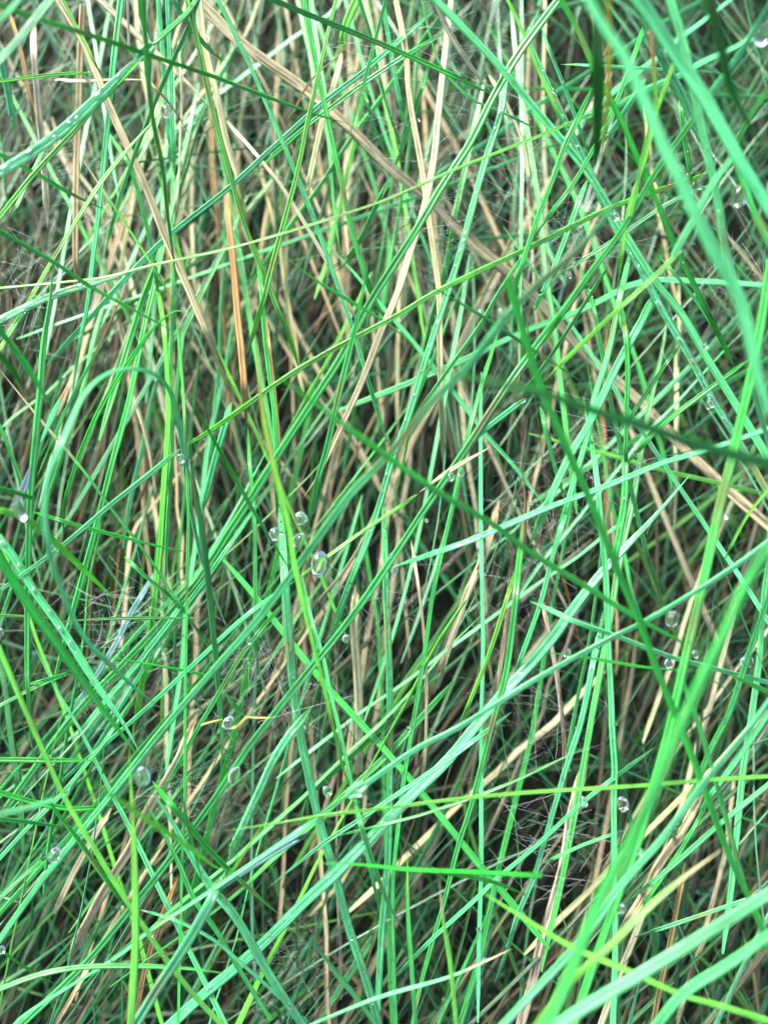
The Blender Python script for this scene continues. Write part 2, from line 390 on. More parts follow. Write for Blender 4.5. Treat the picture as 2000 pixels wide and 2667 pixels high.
# tile kind width depths flags | points in that tile's own pixels  # label
TRACE = """
a1 d 27 86/96/112/119 b|-40,10 200,95 560,210 800,290 1200,430 1659,600 1890,668 #dark green blade running from the blurred top left corner under two broad pale blades
b1 d 34 104/112/114 |170,-20 430,85 860,255 1240,425 1420,510
a1 c 58 104/106 FbD|-20,935 250,770 470,590 700,360 790,275 #broad pale dewy blade from the upper left edge up to a green joint
a1 y 28 106/108 |-20,1190 200,920 420,690 560,530 770,310
a1 g 38 104/112 |790,265 910,160 1010,75 1080,-20
a1 c 46 86/88 |-30,370 120,200 290,-20
a1 c 32 84/86 |-20,130 110,-10
a1 d 33 90/98/108/116 bt|765,-20 790,250 820,600 880,900 910,1190 940,1400 970,1630 #dark green upright blade falling from the top edge, blurred at its top
a2 g 18 112/112 |950,340 985,700 1000,1050 1018,1400 1012,1900 1000,2600 1000,2950 988,3220 975,3720 962,4250 #very long thin upright green blade down the left side to the bottom edge
a1 c 38 124/130 t|650,-20 610,350 570,750 530,1150 470,1640 440,1800 380,2200
a1 y 25 110/116 b|-10,1900 120,1678 300,1370 560,970 830,655 930,555 #yellow-green blade rising to the droplet held at its tip near the top left
a1 y 31 110/114/120 |1010,-20 1060,180 1110,420 1165,660 1245,950 1350,1290 1430,1490 1500,1670 1574,1848 1620,2010
b1 c 27 112/118/124 D|-75,-20 0,130 130,400 270,740 400,1050 500,1310 620,1650 660,1778 740,2040 800,2240 860,2420
b1 g 31 120/124 |400,-20 440,220 500,520 580,900 640,1180 700,1400 770,1600 860,1760
b1 y 38 112/114 u|572,-20 520,200 440,560 370,900 290,1200 220,1450 165,1660 90,1920
b1 c 30 118/124/132 |1110,50 870,250 700,400 490,560 250,780 0,1010 -300,1240 -440,1370 -600,1540 -790,1750 -1010,1990
b1 g 26 120/128 |1160,170 940,300 730,440 500,610 350,730 100,960
b1 y 18 110/110 b|-1260,1560 -700,1500 -460,1440 0,1340 400,1225 850,1075 1200,920 1659,735 1994,595 2280,470 #thin straight yellow-green blade crossing the upper picture from the left edge rightward
a2 c 46 110/112 bFD|-30,395 170,300 300,245 500,180 680,125 820,92
b2 y 29 108/106 D|-290,1090 0,905 330,670 660,480 900,350 1130,215 1600,-5 2044,-218 2444,-368 2600,-430
b2 c 38 106/108 u|-1240,1840 -900,1590 -600,1340 -270,1080
a2 c 36 108/96/84/80/92/110/116/118 ab|860,2478 700,2345 560,2208 440,2070 330,1820 265,1600 245,1400 270,1200 340,1030 450,800 570,680 740,645 880,710 950,860 985,1050 1010,1250 1040,1450 1090,1680 1150,1850 1230,2060 #blurred blade bent into a tall hoop on the left, the larger hoop
a2 d 29 118/116/112 b|340,1560 360,1330 480,1000 600,760 700,600 820,430 910,350 970,325 1035,350 #dark blade arching over sharply to a drooping tip, the smaller hoop
a1 d 25 104/110/112 b|-30,1230 280,1410 470,1535 680,1650 860,1745 960,1800
a1 d 29 106/118 b|-30,820 200,940 390,1050 570,1135
a1 y 14 114/118 aAs|345,690 440,850 560,1030 700,1240 830,1440 930,1620
a2 g 44 110/108/110/112 ta|295,55 272,300 240,500 225,700 200,1000 170,1350 158,1659 152,2100 160,2500 185,2780
a2 c 36 104/104 abAoF|372,740 300,870 215,1040 #small pale folded leaf with a brown tip standing beside the left upright blade
a2 l 44 104/104 abF|165,1165 130,1290 85,1400
a2 g 19 114/118 aAo|705,165 640,290 560,470 500,600 430,720 350,880 200,1230
a2 g 23 110/112 |-20,920 50,1080 120,1280 160,1400
a2 d 42 94/98 b|-30,400 150,640 290,850
a2 d 36 92/98 b|-30,530 60,640 140,770
a2 g 17 112/118 AsaD|-15,635 190,885 450,1195 600,1400 800,1660 1000,1960 1150,2180
a2 d 25 108/112/116 b|170,1415 450,1500 800,1590 1060,1640
a2 d 28 100/104 |-20,1290 80,1310 200,1352
a3 y 36 96/104/118 b|0,60 110,95 230,170 420,350 640,560
a3 d 62 96/102 b|-30,270 150,570 350,850 560,1150 745,1395
a3 w 50 106/108 b|-20,200 80,330 200,520 330,700 520,1000 655,1195 760,1385
a4 d 36 104/112/118 b|820,345 1000,560 1200,790 1520,1085
a4 w 54 108/110 Wa|800,370 960,600 1130,900 1280,1100 1450,1400 1640,1690 #broad wet leaf running down from beneath the crumpled droplet to the bottom edge
a3 y 31 100/102/106 |-15,790 110,1080 240,1370 350,1610 470,1826 600,2046 720,2226 900,2486 1070,2706 1210,2860
a4 d 30 106/112 a|190,325 290,500 430,680 550,850 695,1045
a4 c 34 88/92 b|-30,535 200,480 385,412
a4 y 50 96/98 a|692,160 705,350 720,550 737,950 728,1250 698,1690 #smooth bright blade dropping straight from the crumpled droplet to the bottom edge
a4 y 50 74/84/104 abt|460,330 620,440 800,560 1000,690 1160,810 1250,832 #blurred bright green leaf slanting beneath the crumpled droplet
a4 c 46 106/108 D|1680,-50 1500,200 1400,400 1300,620 1235,770
a4 d 28 104/106 aAy|1452,528 1340,700 1240,850 1140,1010
a4 c 60 102/102 |1225,830 1150,960 1020,1190 860,1440 720,1680 #broad glossy pale leaf in the lower left leaning right, shining white-green
F c 19 80/83/90/100/108/112 a|1395,350 1355,400 1290,490 1230,555 1147,628 1083,699 1010,790 937,859 842,979 757,1067 658,1203 560,1338 470,1440 372,1554 304,1638 160,1821 80,1917 -10,2045 #longest pale blade, from blurred upper right diagonally down to the lower left edge
b3 y 22 112/110 D|1015,-30 740,160 540,300 350,440
b3 c 26 112/118 |350,440 100,620 -60,760 -344,1030 -544,1210 -744,1380 -960,1570
b2 y 44 90/92/96/104 aAyt|150,460 175,800 235,1170 320,1530 340,1678 430,2048 520,2408 600,2768 655,2920 #bright green blurred blade descending through the centre left to the node drop
b4 g 32 104/112 b|668,455 760,750 850,1000 950,1170
F c 15 96/98/100 |1680,1155 1600,1215 1515,1270 1395,1342 1315,1382 1155,1470 995,1570 897,1620 770,1709 #pale straight blade from the middle right edge down to the node drop
F c 12 102/104/108 t|772,1707 658,1785 522,1881 420,1948 324,2012 240,2077 60,2189 20,2230
F g 28 66/68/71/73 |1690,1150 1620,1250 1555,1390 1510,1480 1467,1578 1415,1709 1360,1830 1295,1949 1219,2129 1170,2230 #very broad out-of-focus blade curving down the lower right in front of everything
F g 23 96/98/98/100 |1662,560 1655,619 1631,779 1583,979 1551,1099 1515,1270 1487,1390 1443,1578 1410,1700 1375,1821 1335,1929 1275,2109 1240,2230 #thick light green blade running down the right side behind the broad blurred one
F e 33 70/68/70/72 au|845,772 905,790 1030,822 1163,851 1280,890 1395,923 1520,965 1680,1010 #dark out-of-focus blade crossing from the centre to the middle right edge
F d 19 82/86/92/96/100 |1095,600 1119,681 1163,827 1211,939 1275,1079 1327,1214 1379,1338 1419,1450 1459,1546 1479,1593 1535,1740 1587,1880 1635,1988 1680,2110 #long blurred dark blade from the blurred droplet down to the lower right edge
F d 16 82/84/92/100 ab|590,805 700,885 794,955 934,1055 1058,1127 1135,1186 1260,1265 1375,1334 1525,1415
F c 30 70/71/74 |1262,-20 1300,50 1355,132 1415,272 1475,400 1535,532 1595,651 1635,799 1665,890 #broad soft blue-green blurred blade slanting down from the top edge right
c1 e 84 80/86/98 b|740,-30 740,400 738,700 725,900 #broad dark blurred leaf hanging from the top edge with a withered yellow side
c1 m 26 76/82/96 b|796,-30 800,300 788,600 752,880 #yellow-brown withered margin hanging beside the broad dark leaf at the top
c1 e 78 72/78/90 bt|1330,-30 1400,200 1450,450 1550,650 1650,800
c1 c 84 84/86 |925,-30 1130,240 1300,480 1480,800 1700,1150 #broadest pale blade in the bright bundle at the top right
c1 c 54 90/96 |1125,-20 1200,240 1260,520 1330,820 1390,1100 1440,1400 1530,1720
c1 w 50 98/104 D|980,90 1090,300 1200,500 1250,640 1370,880
c1 g 40 94/96 |1430,740 1540,1050 1600,1200 1700,1380
F c 18 110/112/108 |934,-10 1010,70 1095,160 1187,272 1275,384 1335,480 1415,604 1475,679 1535,783 1595,879 1670,1005 #long pale blade from the top edge centre down to the middle right edge
F w 21 120/120/116 aD|1140,75 1191,192 1235,288 1283,388 1339,508 1375,563 1431,663 1495,775 1547,875 1583,935 1670,1080 #broad wet dark leaf strung with water beads in the upper right
F w 26 116/116/114/116 a|1492,1025 1430,1095 1375,1154 1299,1238 1235,1314 1155,1418 1075,1510 978,1632 882,1724 818,1792 738,1876 658,1952 578,2032 498,2104 440,2152 350,2230 #broad wet leaf crossing diagonally from the right to the bottom left of centre
b4 c 27 110/116 b|1520,-25 1240,185 900,420 690,560 480,700 200,925
F w 17 124/126 W|826,1050 832,1200 840,1400 843,1640 835,1880 826,2000 818,2140 812,2230
F g 11 114/118/120 D|1083,690 1060,770 1038,843 1005,971 978,1090 937,1274 922,1378 890,1578 873,1684 859,1797 849,1909 850,2068 855,2225
F g 17 110/110/112/114/118 |1318,520 1243,635 1179,719 1095,835 1011,963 958,1043 897,1135 845,1210 754,1338 698,1410 618,1510 538,1614 452,1742 352,1877 276,1972 176,2093 40,2220
F w 16 114/114/116 |1165,20 1128,100 1094,160 1082,240 1049,344 1018,452 986,576 958,663 918,779 882,899 850,987 818,1099 770,1223 722,1350 690,1430
F g 18 112/114/118/124/130 |1212,-10 1160,60 1115,124 1055,228 1018,304 958,396 897,500 845,580 794,663 746,759 698,835 638,927 546,1075 498,1147 464,1202 404,1286 280,1422 160,1550 15,1745
a3 c 26 122/130 |1400,20 1180,340 1020,560 800,840 600,1110 290,1540
F p 18 122/120/118/120 b|975,-10 958,152 941,320 917,440 886,540 858,631 825,711 790,811 754,891 722,955 693,1019 655,1075 #stout pinkish straw curving down from the top edge to the centre
F k 26 134/138/144/152/140 |425,0 500,70 575,130 660,195 740,262 830,350 900,410 985,490 1075,570 1155,645 1250,752 1320,812 1395,883 1475,963 1575,1059 1670,1150 #broad brown streaked dead leaf lying diagonally from top left to the right edge
a1 s 36 128/130 b|525,-20 700,150 850,290 1000,430 1130,570
b1 s 27 124/128 |-20,650 160,860 300,1040 430,1260 520,1420 580,1520 640,1650 700,1760 780,1910
b1 s 33 118/124 b|1095,-20 1180,170 1300,360 1410,500 #cream straw slanting down from the top edge just right of centre
a1 p 46 122/126/128 |300,-30 450,230 560,500 690,800 800,1050 900,1290 980,1480 1080,1720 1190,1970 1255,2150 #long pinkish straw leaning across the upper left from the top edge
a1 y 16 120/122 |325,-30 440,190 560,430
a1 p 37 134/134 |450,20 430,500 412,900 410,1300 425,1680
a1 s 38 124/128 |1075,-20 1110,250 1170,500 1220,750 1290,980 1330,1180
a1 o 42 126/124 |1215,980 1240,1200 1260,1400 1285,1700 1310,1950 1332,2300
a2 g 29 122/124 |1338,950 1355,1200 1370,1450 1380,1900 1390,2300
a1 s 36 130/136 |175,90 190,350 215,650 240,950 262,1270
a1 o 21 130/130 |55,70 110,270 150,480 192,690
a1 y 22 112/118 |-20,440 250,405 500,390
a1 s 34 122/124 b|290,430 430,432 600,425 820,432 #cream straw lying level across the upper left between two uprights
a1 s 15 124/128 |960,210 985,500 975,750 960,1050 935,1260
a1 s 17 124/126 |688,-20 698,330
a1 o 19 112/118 Bob|790,420 920,560 1042,752
b1 y 50 122/124 F|692,-30 630,120 600,280
b1 s 36 124/130 |605,270 560,450 500,620 440,900 400,1120
F s 14 126/124/126 |855,0 876,110 884,200 905,330 926,470 946,620 950,760 958,1010
c1 s 25 124/128 |150,400 240,550 330,750 365,950 370,1100
b1 o 17 120/130 a|655,195 590,290 430,440 300,680
b3 s 54 136/138 |680,450 668,700 688,1000 695,1560 #wide pale straw standing upright below the centre
b3 k 42 128/132 |1450,0 1370,300 1260,560 1180,800 1095,1060
b3 s 22 124/128 |1350,320 1290,500 1200,760 1120,1030
b3 s 18 120/126 |975,220 1020,500 1050,800 1060,1100 1050,1400 1015,1660
b3 p 21 126/130 |790,110 620,380 450,580
b2 o 24 124/124 |190,370 225,650 255,950 268,1300
b2 g 28 123/123 |140,-20 165,200 180,400 210,680 245,1000 252,1450
b2 s 30 108/112 ab|1410,1065 1180,1200 1020,1310
c2 o 27 108/114 a|330,1150 352,1400 338,1680 #orange-brown withered tip standing up right of the centre
b4 g 44 112/114/118 t|1590,-1100 1564,-876 1544,-656 1514,-426 1479,-196 1394,124 1304,474 1230,700 1160,980 1080,1280 1010,1560 985,1700
c3 c 36 108/110 |660,-560 700,-350 735,-80 760,200 785,450 790,650 805,1000 815,1250 830,1480 825,1600 828,2000 832,2400 825,2880 #long upright kinked blade right of centre reaching the bottom edge
c3 c 42 108/112 tD|770,600 715,880 650,1180 580,1400 520,1600 450,1856 390,2056 310,2240 250,2430 185,2620
c3 g 42 112/112 D|890,-300 885,-40 855,180 815,420
c2 g 28 114/120 D|640,60 720,330 760,560 810,830 870,1090 930,1330 1000,1620 1050,1780 1092,1930
c3 c 30 102/106 |370,550 600,650 820,730 1100,840 1350,910 1700,1000
c3 d 20 106/110 ab|410,825 700,860 1000,910 1290,930
c3 d 30 100/104 a|1440,945 1560,1000 1700,1070
b4 y 24 100/100 aD|-40,620 250,580 560,530 950,480 1250,440 1659,405 2244,370 2574,345 2950,322 #thin yellow-green nearly level blade crossing the lower picture to the right edge
b4 g 18 104/108 aD|1925,165 1764,240 1544,345 1300,440 1050,525 800,590 560,650
b4 d 31 96/100 a|445,795 700,800 1000,830 1400,850 1680,862
b4 d 26 98/108 b|1130,838 1400,890 1600,965
c4 y 36 88/90 a|80,925 300,1060 600,1240 900,1370 1190,1500 1400,1560 1700,1655
c4 c 76 80/82 |1720,930 1300,1200 1000,1380 700,1550 440,1720 #broad pale blurred blade across the bottom right corner, upper of two
c4 c 62 82/86 |1720,1150 1450,1340 1200,1500 1030,1700 #pale blurred blade in the bottom right corner below its broader neighbour
c4 c 50 90/92/96 |1680,-100 1560,60 1330,330 1100,640 960,800 830,960 700,1150 480,1400 220,1690
b4 c 29 100/102 bBsu|400,1680 800,1520 1200,1400 1525,1258
b4 g 29 106/108 aAy|955,725 957,1000 972,1300 1000,1680
b4 y 29 98/100 aAs|1125,875 1150,1100 1190,1350 1222,1680
b4 g 19 108/112 aD|1440,838 1420,1000 1340,1180 1250,1380 1120,1660
b4 c 25 108/112 |2294,165 2074,330 1884,480 1664,690 1440,880 1300,1010 1100,1190 850,1450
b4 g 31 110/116 a|415,1180 560,1370 700,1550 790,1680
a3 y 16 112/114 |-20,625 90,630 320,650
a3 d 24 112/114 ab|300,665 500,652 700,645 1110,640
a3 d 18 114/118 ab|555,848 850,900 1110,950 1420,1030
a2 g 37 94/100/108/114/118 ab|1020,940 1045,1250 1090,1500 1120,1750 1150,2050 1180,2330 1205,2650 1190,2850
b3 w 54 116/116/118 |262,0 280,200 295,480 325,850 355,1130 410,1450 480,1740 560,2010 640,2320 730,2600 810,2880 #broad wet leaf with pale margins running down left of centre to the bottom
b3 c 23 118/122 |385,400 440,650 500,850 540,1050 590,1250 650,1500 770,2050 820,2280
a3 l 36 128/132 |860,360 720,600 600,830 400,1130 230,1420
a2 y 40 128/132 |820,60 880,380 905,700 905,1000 885,1350 855,1750 810,2100 770,2350 715,2620
a2 c 37 124/128 |1250,820 1170,1100 1085,1440
b2 g 36 102/106/110 a|742,55 700,300 640,550 570,850 520,1080 470,1250 428,1470 #bright green blade with blunt top whose lower end meets the twin droplets
b2 d 20 108/112 ab|265,15 450,160 650,280 850,400 1005,525
c2 d 23 100/104/108 ab|-190,180 0,290 180,400 340,510 480,600 670,725
b2 g 23 110/114 |1600,0 1420,280 1350,400 1150,680 970,940
a2 d 27 92/104/110 ab|1005,780 1130,980 1240,1180 1370,1410 1510,1640 1590,1760
c2 y 28 96/98/104 |1190,0 1040,150 850,320 640,520 440,720
c1 c 44 88/92 |1480,830 1350,1000 1230,1230 1150,1380
c1 y 26 94/100 Ao|1025,150 1042,380 1055,620 1010,720 960,950 915,1170
c1 g 27 104/110 |1000,100 900,400 800,640 700,830 600,1000 450,1200 370,1330
c1 y 24 98/106 |1150,340 1060,600 1000,850 925,1060 890,1200 840,1600
c1 d 34 98/102/108 |520,-30 640,180 710,340 850,610 960,860 1060,1090 1180,1370 1330,1680 1480,1990
c1 y 20 116/118 |245,-20 350,200 430,400 520,600 575,730
c1 c 26 116/120 |430,140 540,420 620,640 690,840
c1 g 30 104/106 |710,470 640,620 560,790 500,960 420,1160 360,1330 260,1650
c1 c 32 110/114 |685,970 600,1200 500,1450 395,1680
c1 c 15 108/110 |535,345 800,355 1150,375 1410,390
c1 c 22 106/114 |1345,995 1100,1110 800,1310 490,1510
c1 g 36 96/106 |1260,640 1130,820 1020,980 920,1160 840,1290 700,1480 560,1680 400,1900
c1 c 38 88/96 |1690,-10 1500,300 1340,510
c1 g 36 92/98 |1700,420 1550,650 1480,800
c2 c 46 110/114 F|1060,210 960,400 860,590 770,780 680,960 600,1090 500,1300 370,1600
c2 c 36 112/116 |925,-30 860,260 800,550 720,800 690,1000 600,1300 490,1650
c2 g 29 110/112 D|870,300 900,600 895,900 888,1250
c2 c 36 104/106 D|-380,1720 0,1590 400,1420 800,1270 1100,1150 1330,1085 1720,945 #long pale ridged blade rising from the centre to the middle right edge
c2 g 26 112/118 |1560,590 1300,780 1080,960 890,1160
c2 g 24 114/118 |1180,520 1080,660 930,890 880,1000
c2 c 31 108/112 |360,800 150,960 0,1090
c2 g 28 114/118 D|430,850 490,1100 555,1340
c3 g 35 102/108 D|1680,480 1640,590 1550,860 1450,1150 1350,1350 1230,1640 1100,1900
c4 k 52 116/118 |1310,410 1180,640 1060,820 980,980 840,1200 #streaked brown straw with a black scorched band in the lower right
c4 g 25 114/116 |1330,470 1200,700 1080,880 940,1090
c4 k 56 126/132 |690,200 600,500 560,750 500,1000 440,1200 380,1450 320,1690
c3 k 26 126/130 |430,500 500,850 535,1100 560,1340 560,1600
c4 o 36 120/126 |1215,780 1150,1150 1070,1500 1035,1690
c4 y 42 84/84/86 bBs|390,1690 600,1430 800,1250 1000,1040 1200,870 1420,715 #blurred yellow-green blade fading to a straw tip in the lower right
c4 c 21 112/116 |890,615 650,700 430,800
c4 c 24 108/114 |1700,935 1300,1070 930,1195
c4 c 30 106/112 |1700,340 1400,580 1150,800 900,1000
c4 c 32 106/110 |1700,-60 1450,280 1290,510
c4 g 30 100/104 |1170,-260 1270,0 1350,260 1430,550 1500,800 1560,1000 1700,1300
c4 y 17 106/108 aAy|520,990 550,1080 588,1195
c3 c 29 112/116 |600,-20 500,300 430,560 330,850 270,1020
c3 y 25 114/118 |300,380 200,700 100,970 -20,1260
a4 g 31 104/106 b|-30,1485 200,1400 420,1360 700,1350 1000,1360 1240,1388
a4 d 21 104/112 b|-20,1245 130,1350 310,1452
a4 g 23 108/112 |-20,1005 130,860 260,750
a4 p 58 126/132 |1070,-20 950,250 800,500 700,720 600,880 500,1050 370,1330 #wide pinkish straw slanting through the lower left behind the bright upright blade
a4 s 37 128/132 |615,475 520,640 400,850 290,1070
a4 o 31 124/130 |965,860 850,1150 780,1400 725,1690
a4 d 33 110/112 b|-20,235 250,235 530,240
a4 d 32 108/112 |-20,405 180,462 400,500 640,480
a4 d 25 104/110 b|-20,550 200,575 380,608
a4 c 24 112/118 |-20,790 150,600 330,420 560,140 700,-80
a4 g 31 110/114 a|765,430 950,760 1050,980 1170,1150 1280,1340 1460,1640
a4 d 21 100/106 ab|955,300 1010,560 1080,850 1105,930
a4 c 19 106/112 |755,1045 950,1100 1160,1210 1340,1365 1660,1650
a4 l 38 116/120 |1690,620 1500,720 1290,850 1200,930
b1 g 23 116/120 b|842,-20 790,180 740,380 690,560 628,775
b1 g 21 122/128 |688,-20 760,200 800,400 860,620 925,800
b1 c 28 128/132 |828,40 880,350 940,680
b1 g 27 124/130 |1065,370 980,650 890,900
b1 g 21 124/128 |720,480 780,700 855,860
b1 g 30 126/130 |870,950 780,1130 700,1300 590,1460
b1 g 14 116/118 |1030,-20 1080,200 1150,380 1300,530 1460,600 1700,720
a3 c 33 120/126 |1020,490 940,640 820,790 600,1060 380,1330
a3 g 20 116/120 |160,1000 380,935
a3 g 22 116/120 D|-20,1130 200,1015 390,935
a3 g 32 108/112 ab|1210,1035 1260,1110 1335,1185 #short green leaf ending at the yellow hooked sheath
a3 g 26 112/114 |1530,560 1400,720 1270,900 1150,1110 1040,1300 940,1480 860,1600
a3 g 24 114/118 |670,310 820,450 960,560
a1 c 30 128/134 |855,-20 880,300 900,600 935,900
a1 c 26 126/132 |905,-20 920,300 930,700 945,960
a1 g 24 120/126 |1080,-20 1000,180 900,400 800,640 700,900 620,1150 560,1400
a1 g 30 118/124 |920,-20 1020,130 1100,230 1200,330
a1 g 22 124/130 |60,1180 160,960 260,760
a1 c 40 130/134 |-10,250 40,480 80,700
a1 g 24 128/132 |590,720 700,900 770,1150 830,1400 860,1660
c1 c 28 104/110 |1000,420 850,650 760,780
c1 g 30 108/112 |1180,500 1200,700 1240,950 1250,1000
c2 g 24 112/118 |800,80 700,240 560,460 430,650 300,820
c2 g 22 116/120 |1060,20 1250,250 1420,500
c2 y 18 106/110 |1659,1300 1540,1450 1420,1680
c2 c 30 100/106 |1580,740 1620,900 1680,1100
"""
# label | tile x y r(tile px) depth squash | where the drop sits
DROPS = """
a1|895|600|44|112|large faceted droplet clinging below a yellow-green tip, upper left
a1|1275|240|15|115|tiny bright droplet on a pale blade near the top, left of centre
a1|1378|392|17|115|small clear droplet on a beaded blade below a tiny bright one
b1|988|172|22|112|clear droplet hanging at a brown tip near the top centre
b1|1017|644|9|118|minute single droplet floating on silk in the upper middle
c1|1625|190|75|92|large out-of-focus droplet at the upper right edge
c1|1505|1050|85|96|largest right-side droplet with two glints, between pale blades
c1|1190|905|24|102|small droplet on the dark upright blade, upper right
c1|590|1488|21|116|round clear droplet caught on silk beside a dead leaf
c1|835|1170|30|108|droplet under the long pale blade where it crosses a bright one
c1|255|375|18|110|small droplet at the crossing of two blades near the top
c2|225|350|60|84|blurred droplet on the longest pale blade, right of centre
c2|1085|130|26|98|glinting droplet hanging under a yellow-green blade at right
c2|1320|520|20|106|bright oval droplet beside the long pale blade, right side
c2|1345|835|34|112|elongated droplet on the bead-strung wet leaf
c2|110|340|24|106|pale droplet pair member left of the blurred droplet
c2|1600|670|26|100|droplet at the right edge beside the thick light blade
c2|1445|1440|18|98|small white droplet on the flank of the thick light blade
b2|385|1450|48|108|clear droplet at the lower end of a bright blade, upper of the cluster
b2|235|1540|40|108|smaller round droplet on a dark blade, leftmost of the cluster
b2|370|1570|44|107|streaky droplet touching the clear one above it in the cluster
b3|480|358|78|107|largest clear droplet lying under crossing blades at the centre
b2|1190|1230|30|108|droplet cradled at the straw fork near the centre
b2|1250|1205|26|109|thin-rimmed droplet right beside the straw fork
b3|885|385|24|110|white glinting droplet on a dark blade right of the largest droplet
b3|868|305|18|110|small droplet just above the glinting one right of the largest
b3|1060|115|14|110|small droplet on the edge of a stout wet blade near the centre
b3|625|755|26|110|green lens-shaped droplet on a beaded blade below the centre
b3|960|1245|18|116|small droplet on a thin upright blade low in the centre
b3|525|1582|32|112|round ring-like droplet on a dark blade tip left of the node
b3|690|1592|24|98|white glinting droplet on the node where the pale blade begins
a3|770|1500|72|98|large crumpled droplet joining several blades in the lower left
a3|1265|1500|48|110|clear hanging droplet on a blade in the lower left of centre
a3|1235|1205|40|110|flat droplet held in the yellow hooked sheath
a3|1340|772|16|108|small white droplet on the longest pale blade
a3|0|725|30|104|half-hidden bright droplet at the left edge
a2|110|1410|62|84|blurred droplet at a blade joint on the left edge
a2|975|1130|34|110|wrinkled droplet where an arched blade meets a straight one
a2|185|235|22|118|small soft droplet by a pale blade on the left
a4|290|745|48|104|twinned bright droplet on a pale blade, lower left
a4|822|1182|14|102|tiny droplet at a blade crossing near the bottom left
a4|600|1322|13|104|tiny bright droplet above the dark gap at the bottom left
a4|10|1262|24|104|droplet at the left edge near the bottom
c3|1145|650|58|100|large wrinkled droplet under the pale straight blade, right
c3|575|838|26|108|clear droplet under a thin dark blade, right of centre
c3|1120|890|30|106|droplet beneath the crossing of blades at lower right
c3|1545|880|44|106|round clear droplet on a beaded blade near the right edge
c3|1270|840|30|98|pale droplet at the junction on the thick light blade
c3|835|1215|11|109|tiny white droplet on the kinked upright blade
c3|588|1465|12|110|tiny white droplet on the beaded blade, lower right of centre
c4|660|460|34|108|clear round droplet on a pale crossing blade, left of the twin pair
c4|875|470|52|108|large oval droplet against the kinked upright blade
c4|1012|530|18|100|white glint droplet beside the very broad blurred blade
c4|968|735|28|96|bright droplet between two blurred blades, lower right
c4|868|1040|30|98|droplet half hidden behind the thick light blade
c4|125|1318|15|101|small droplet on a pale blade beside its pink tip
b4|1452|882|16|107|bright droplet at the sharp bend of a blade
b4|1340|1150|18|109|small dark-rimmed droplet on the beaded blade below the bend
b4|655|1195|15|115|tiny flat droplet on the broad wet leaf near the bottom
b4|1155|1530|14|108|tiny droplet near the bottom centre
"""
# F x y radius
WEBS = """
790|170|75|by the broad dead leaf, top centre
1060|350|95|stretched across dark gaps in the upper right of centre
1030|90|60|near the top edge right of centre
640|1440|100|woven among blades left of the centre, lowest quarter of the middle
300|1440|70|in the shadow at lower left of the middle
1300|990|60|in dense ladder-like lines right of the centre
1180|1120|70|round a thin blade below the ladder-like silk
1150|1560|95|across the black hollow right of centre
640|2090|75|in the gloom near the bottom, left of centre
1240|490|60|on blades under the bright bundle
390|1710|60|beside the crumpled droplet
835|1260|50|under the glinting droplet at the centre
560|1480|60|beside the yellow hooked sheath
1560|640|55|near the right edge, upper half
940|460|60|over the broad dead leaf
260|1330|50|on the left beside a level dark blade
1140|1270|60|on a stem right of the centre
1190|1820|60|in the lower right among tan straws
60|640|50|near the left edge, upper half
140|380|45|in the upper left among straws
"""
# ------------------------------------------------------------------ ground
def ground():
    n = 60; s = 30.0
    g = np.linspace(-1, 1, n); g = np.sign(g) * np.abs(g) ** 5 * s        # fine near the camera, wide to the horizon
    X, Y = np.meshgrid(g, g)
    Z = 0.002 * np.sin(X * 90) * np.cos(Y * 70) * np.exp(-(X ** 2 + Y ** 2))
    v = np.stack([X, Y, Z], 2).reshape(-1, 3)
    i = (np.arange(n - 1)[:, None] * n + np.arange(n - 1)[None, :]).ravel()
    f = np.stack([i, i + 1, i + 1 + n, i + n], 1)
    b = MeshBuf(); b.add(v, f, v[:, :2].copy(), np.ones((len(v), 3)) * 0.02)
    o = b.build('ground', M_SOIL); o['kind'] = 'structure'; o['label'] = 'dark damp soil under the grass'
ground()

# ------------------------------------------------------------------ traced blades
for line in TRACE.strip().splitlines():
    headp, rest = line.split('|', 1)
    lab = None
    if '#' in rest: rest, lab = rest.split('#'); lab = lab.strip()
    hp = headp.split(' ')
    t, kind, w, dd = hp[:4]; flags = hp[4] if len(hp) > 4 else ''
    ox, oy, k = TILES[t]
    pts = [tuple(float(a) for a in q.split(',')) for q in rest.split()]
    pts = [(ox + x * k, oy + y * k) for x, y in pts]
    ob = blade(kind, pts, float(w) * k, [float(a) for a in dd.split('/')], flags, lab)
    if lab and 'withered yellow side' in lab: dark_leaf = ob
    if lab and 'withered margin' in lab:                    # belongs to the broad dark leaf
        off = ob.location - dark_leaf.location
        ob.parent = dark_leaf; ob.location = off; ob.name = 'withered_margin'; ob['label'] = 'yellow-brown withered margin'
        for key in ('category', 'group'): del ob[key]
    if lab and ('green joint' in lab or 'down to the node drop' in lab):   # swollen stem joint
        c = at(*pts[-1], float(dd.split('/')[-1]) / 1000 - .0002); dr = at(*pts[-2], float(dd.split('/')[-1]) / 1000) - c; dr /= np.linalg.norm(dr)
        C = c + dr * np.linspace(-.0011, .0013, 12)[:, None]
        jb = MeshBuf(); sweep(jb, C, .0009 + .0008 * np.sin(np.linspace(.15, 3.0, 12)), .9, None, SEC9, colr=np.tile(np.array([.10, .46, .16]), (12, 1)))
        jo = jb.build('joint', M_GREEN, origin=np.array(ob.location)); jo.parent = ob; jo.location = (0, 0, 0)

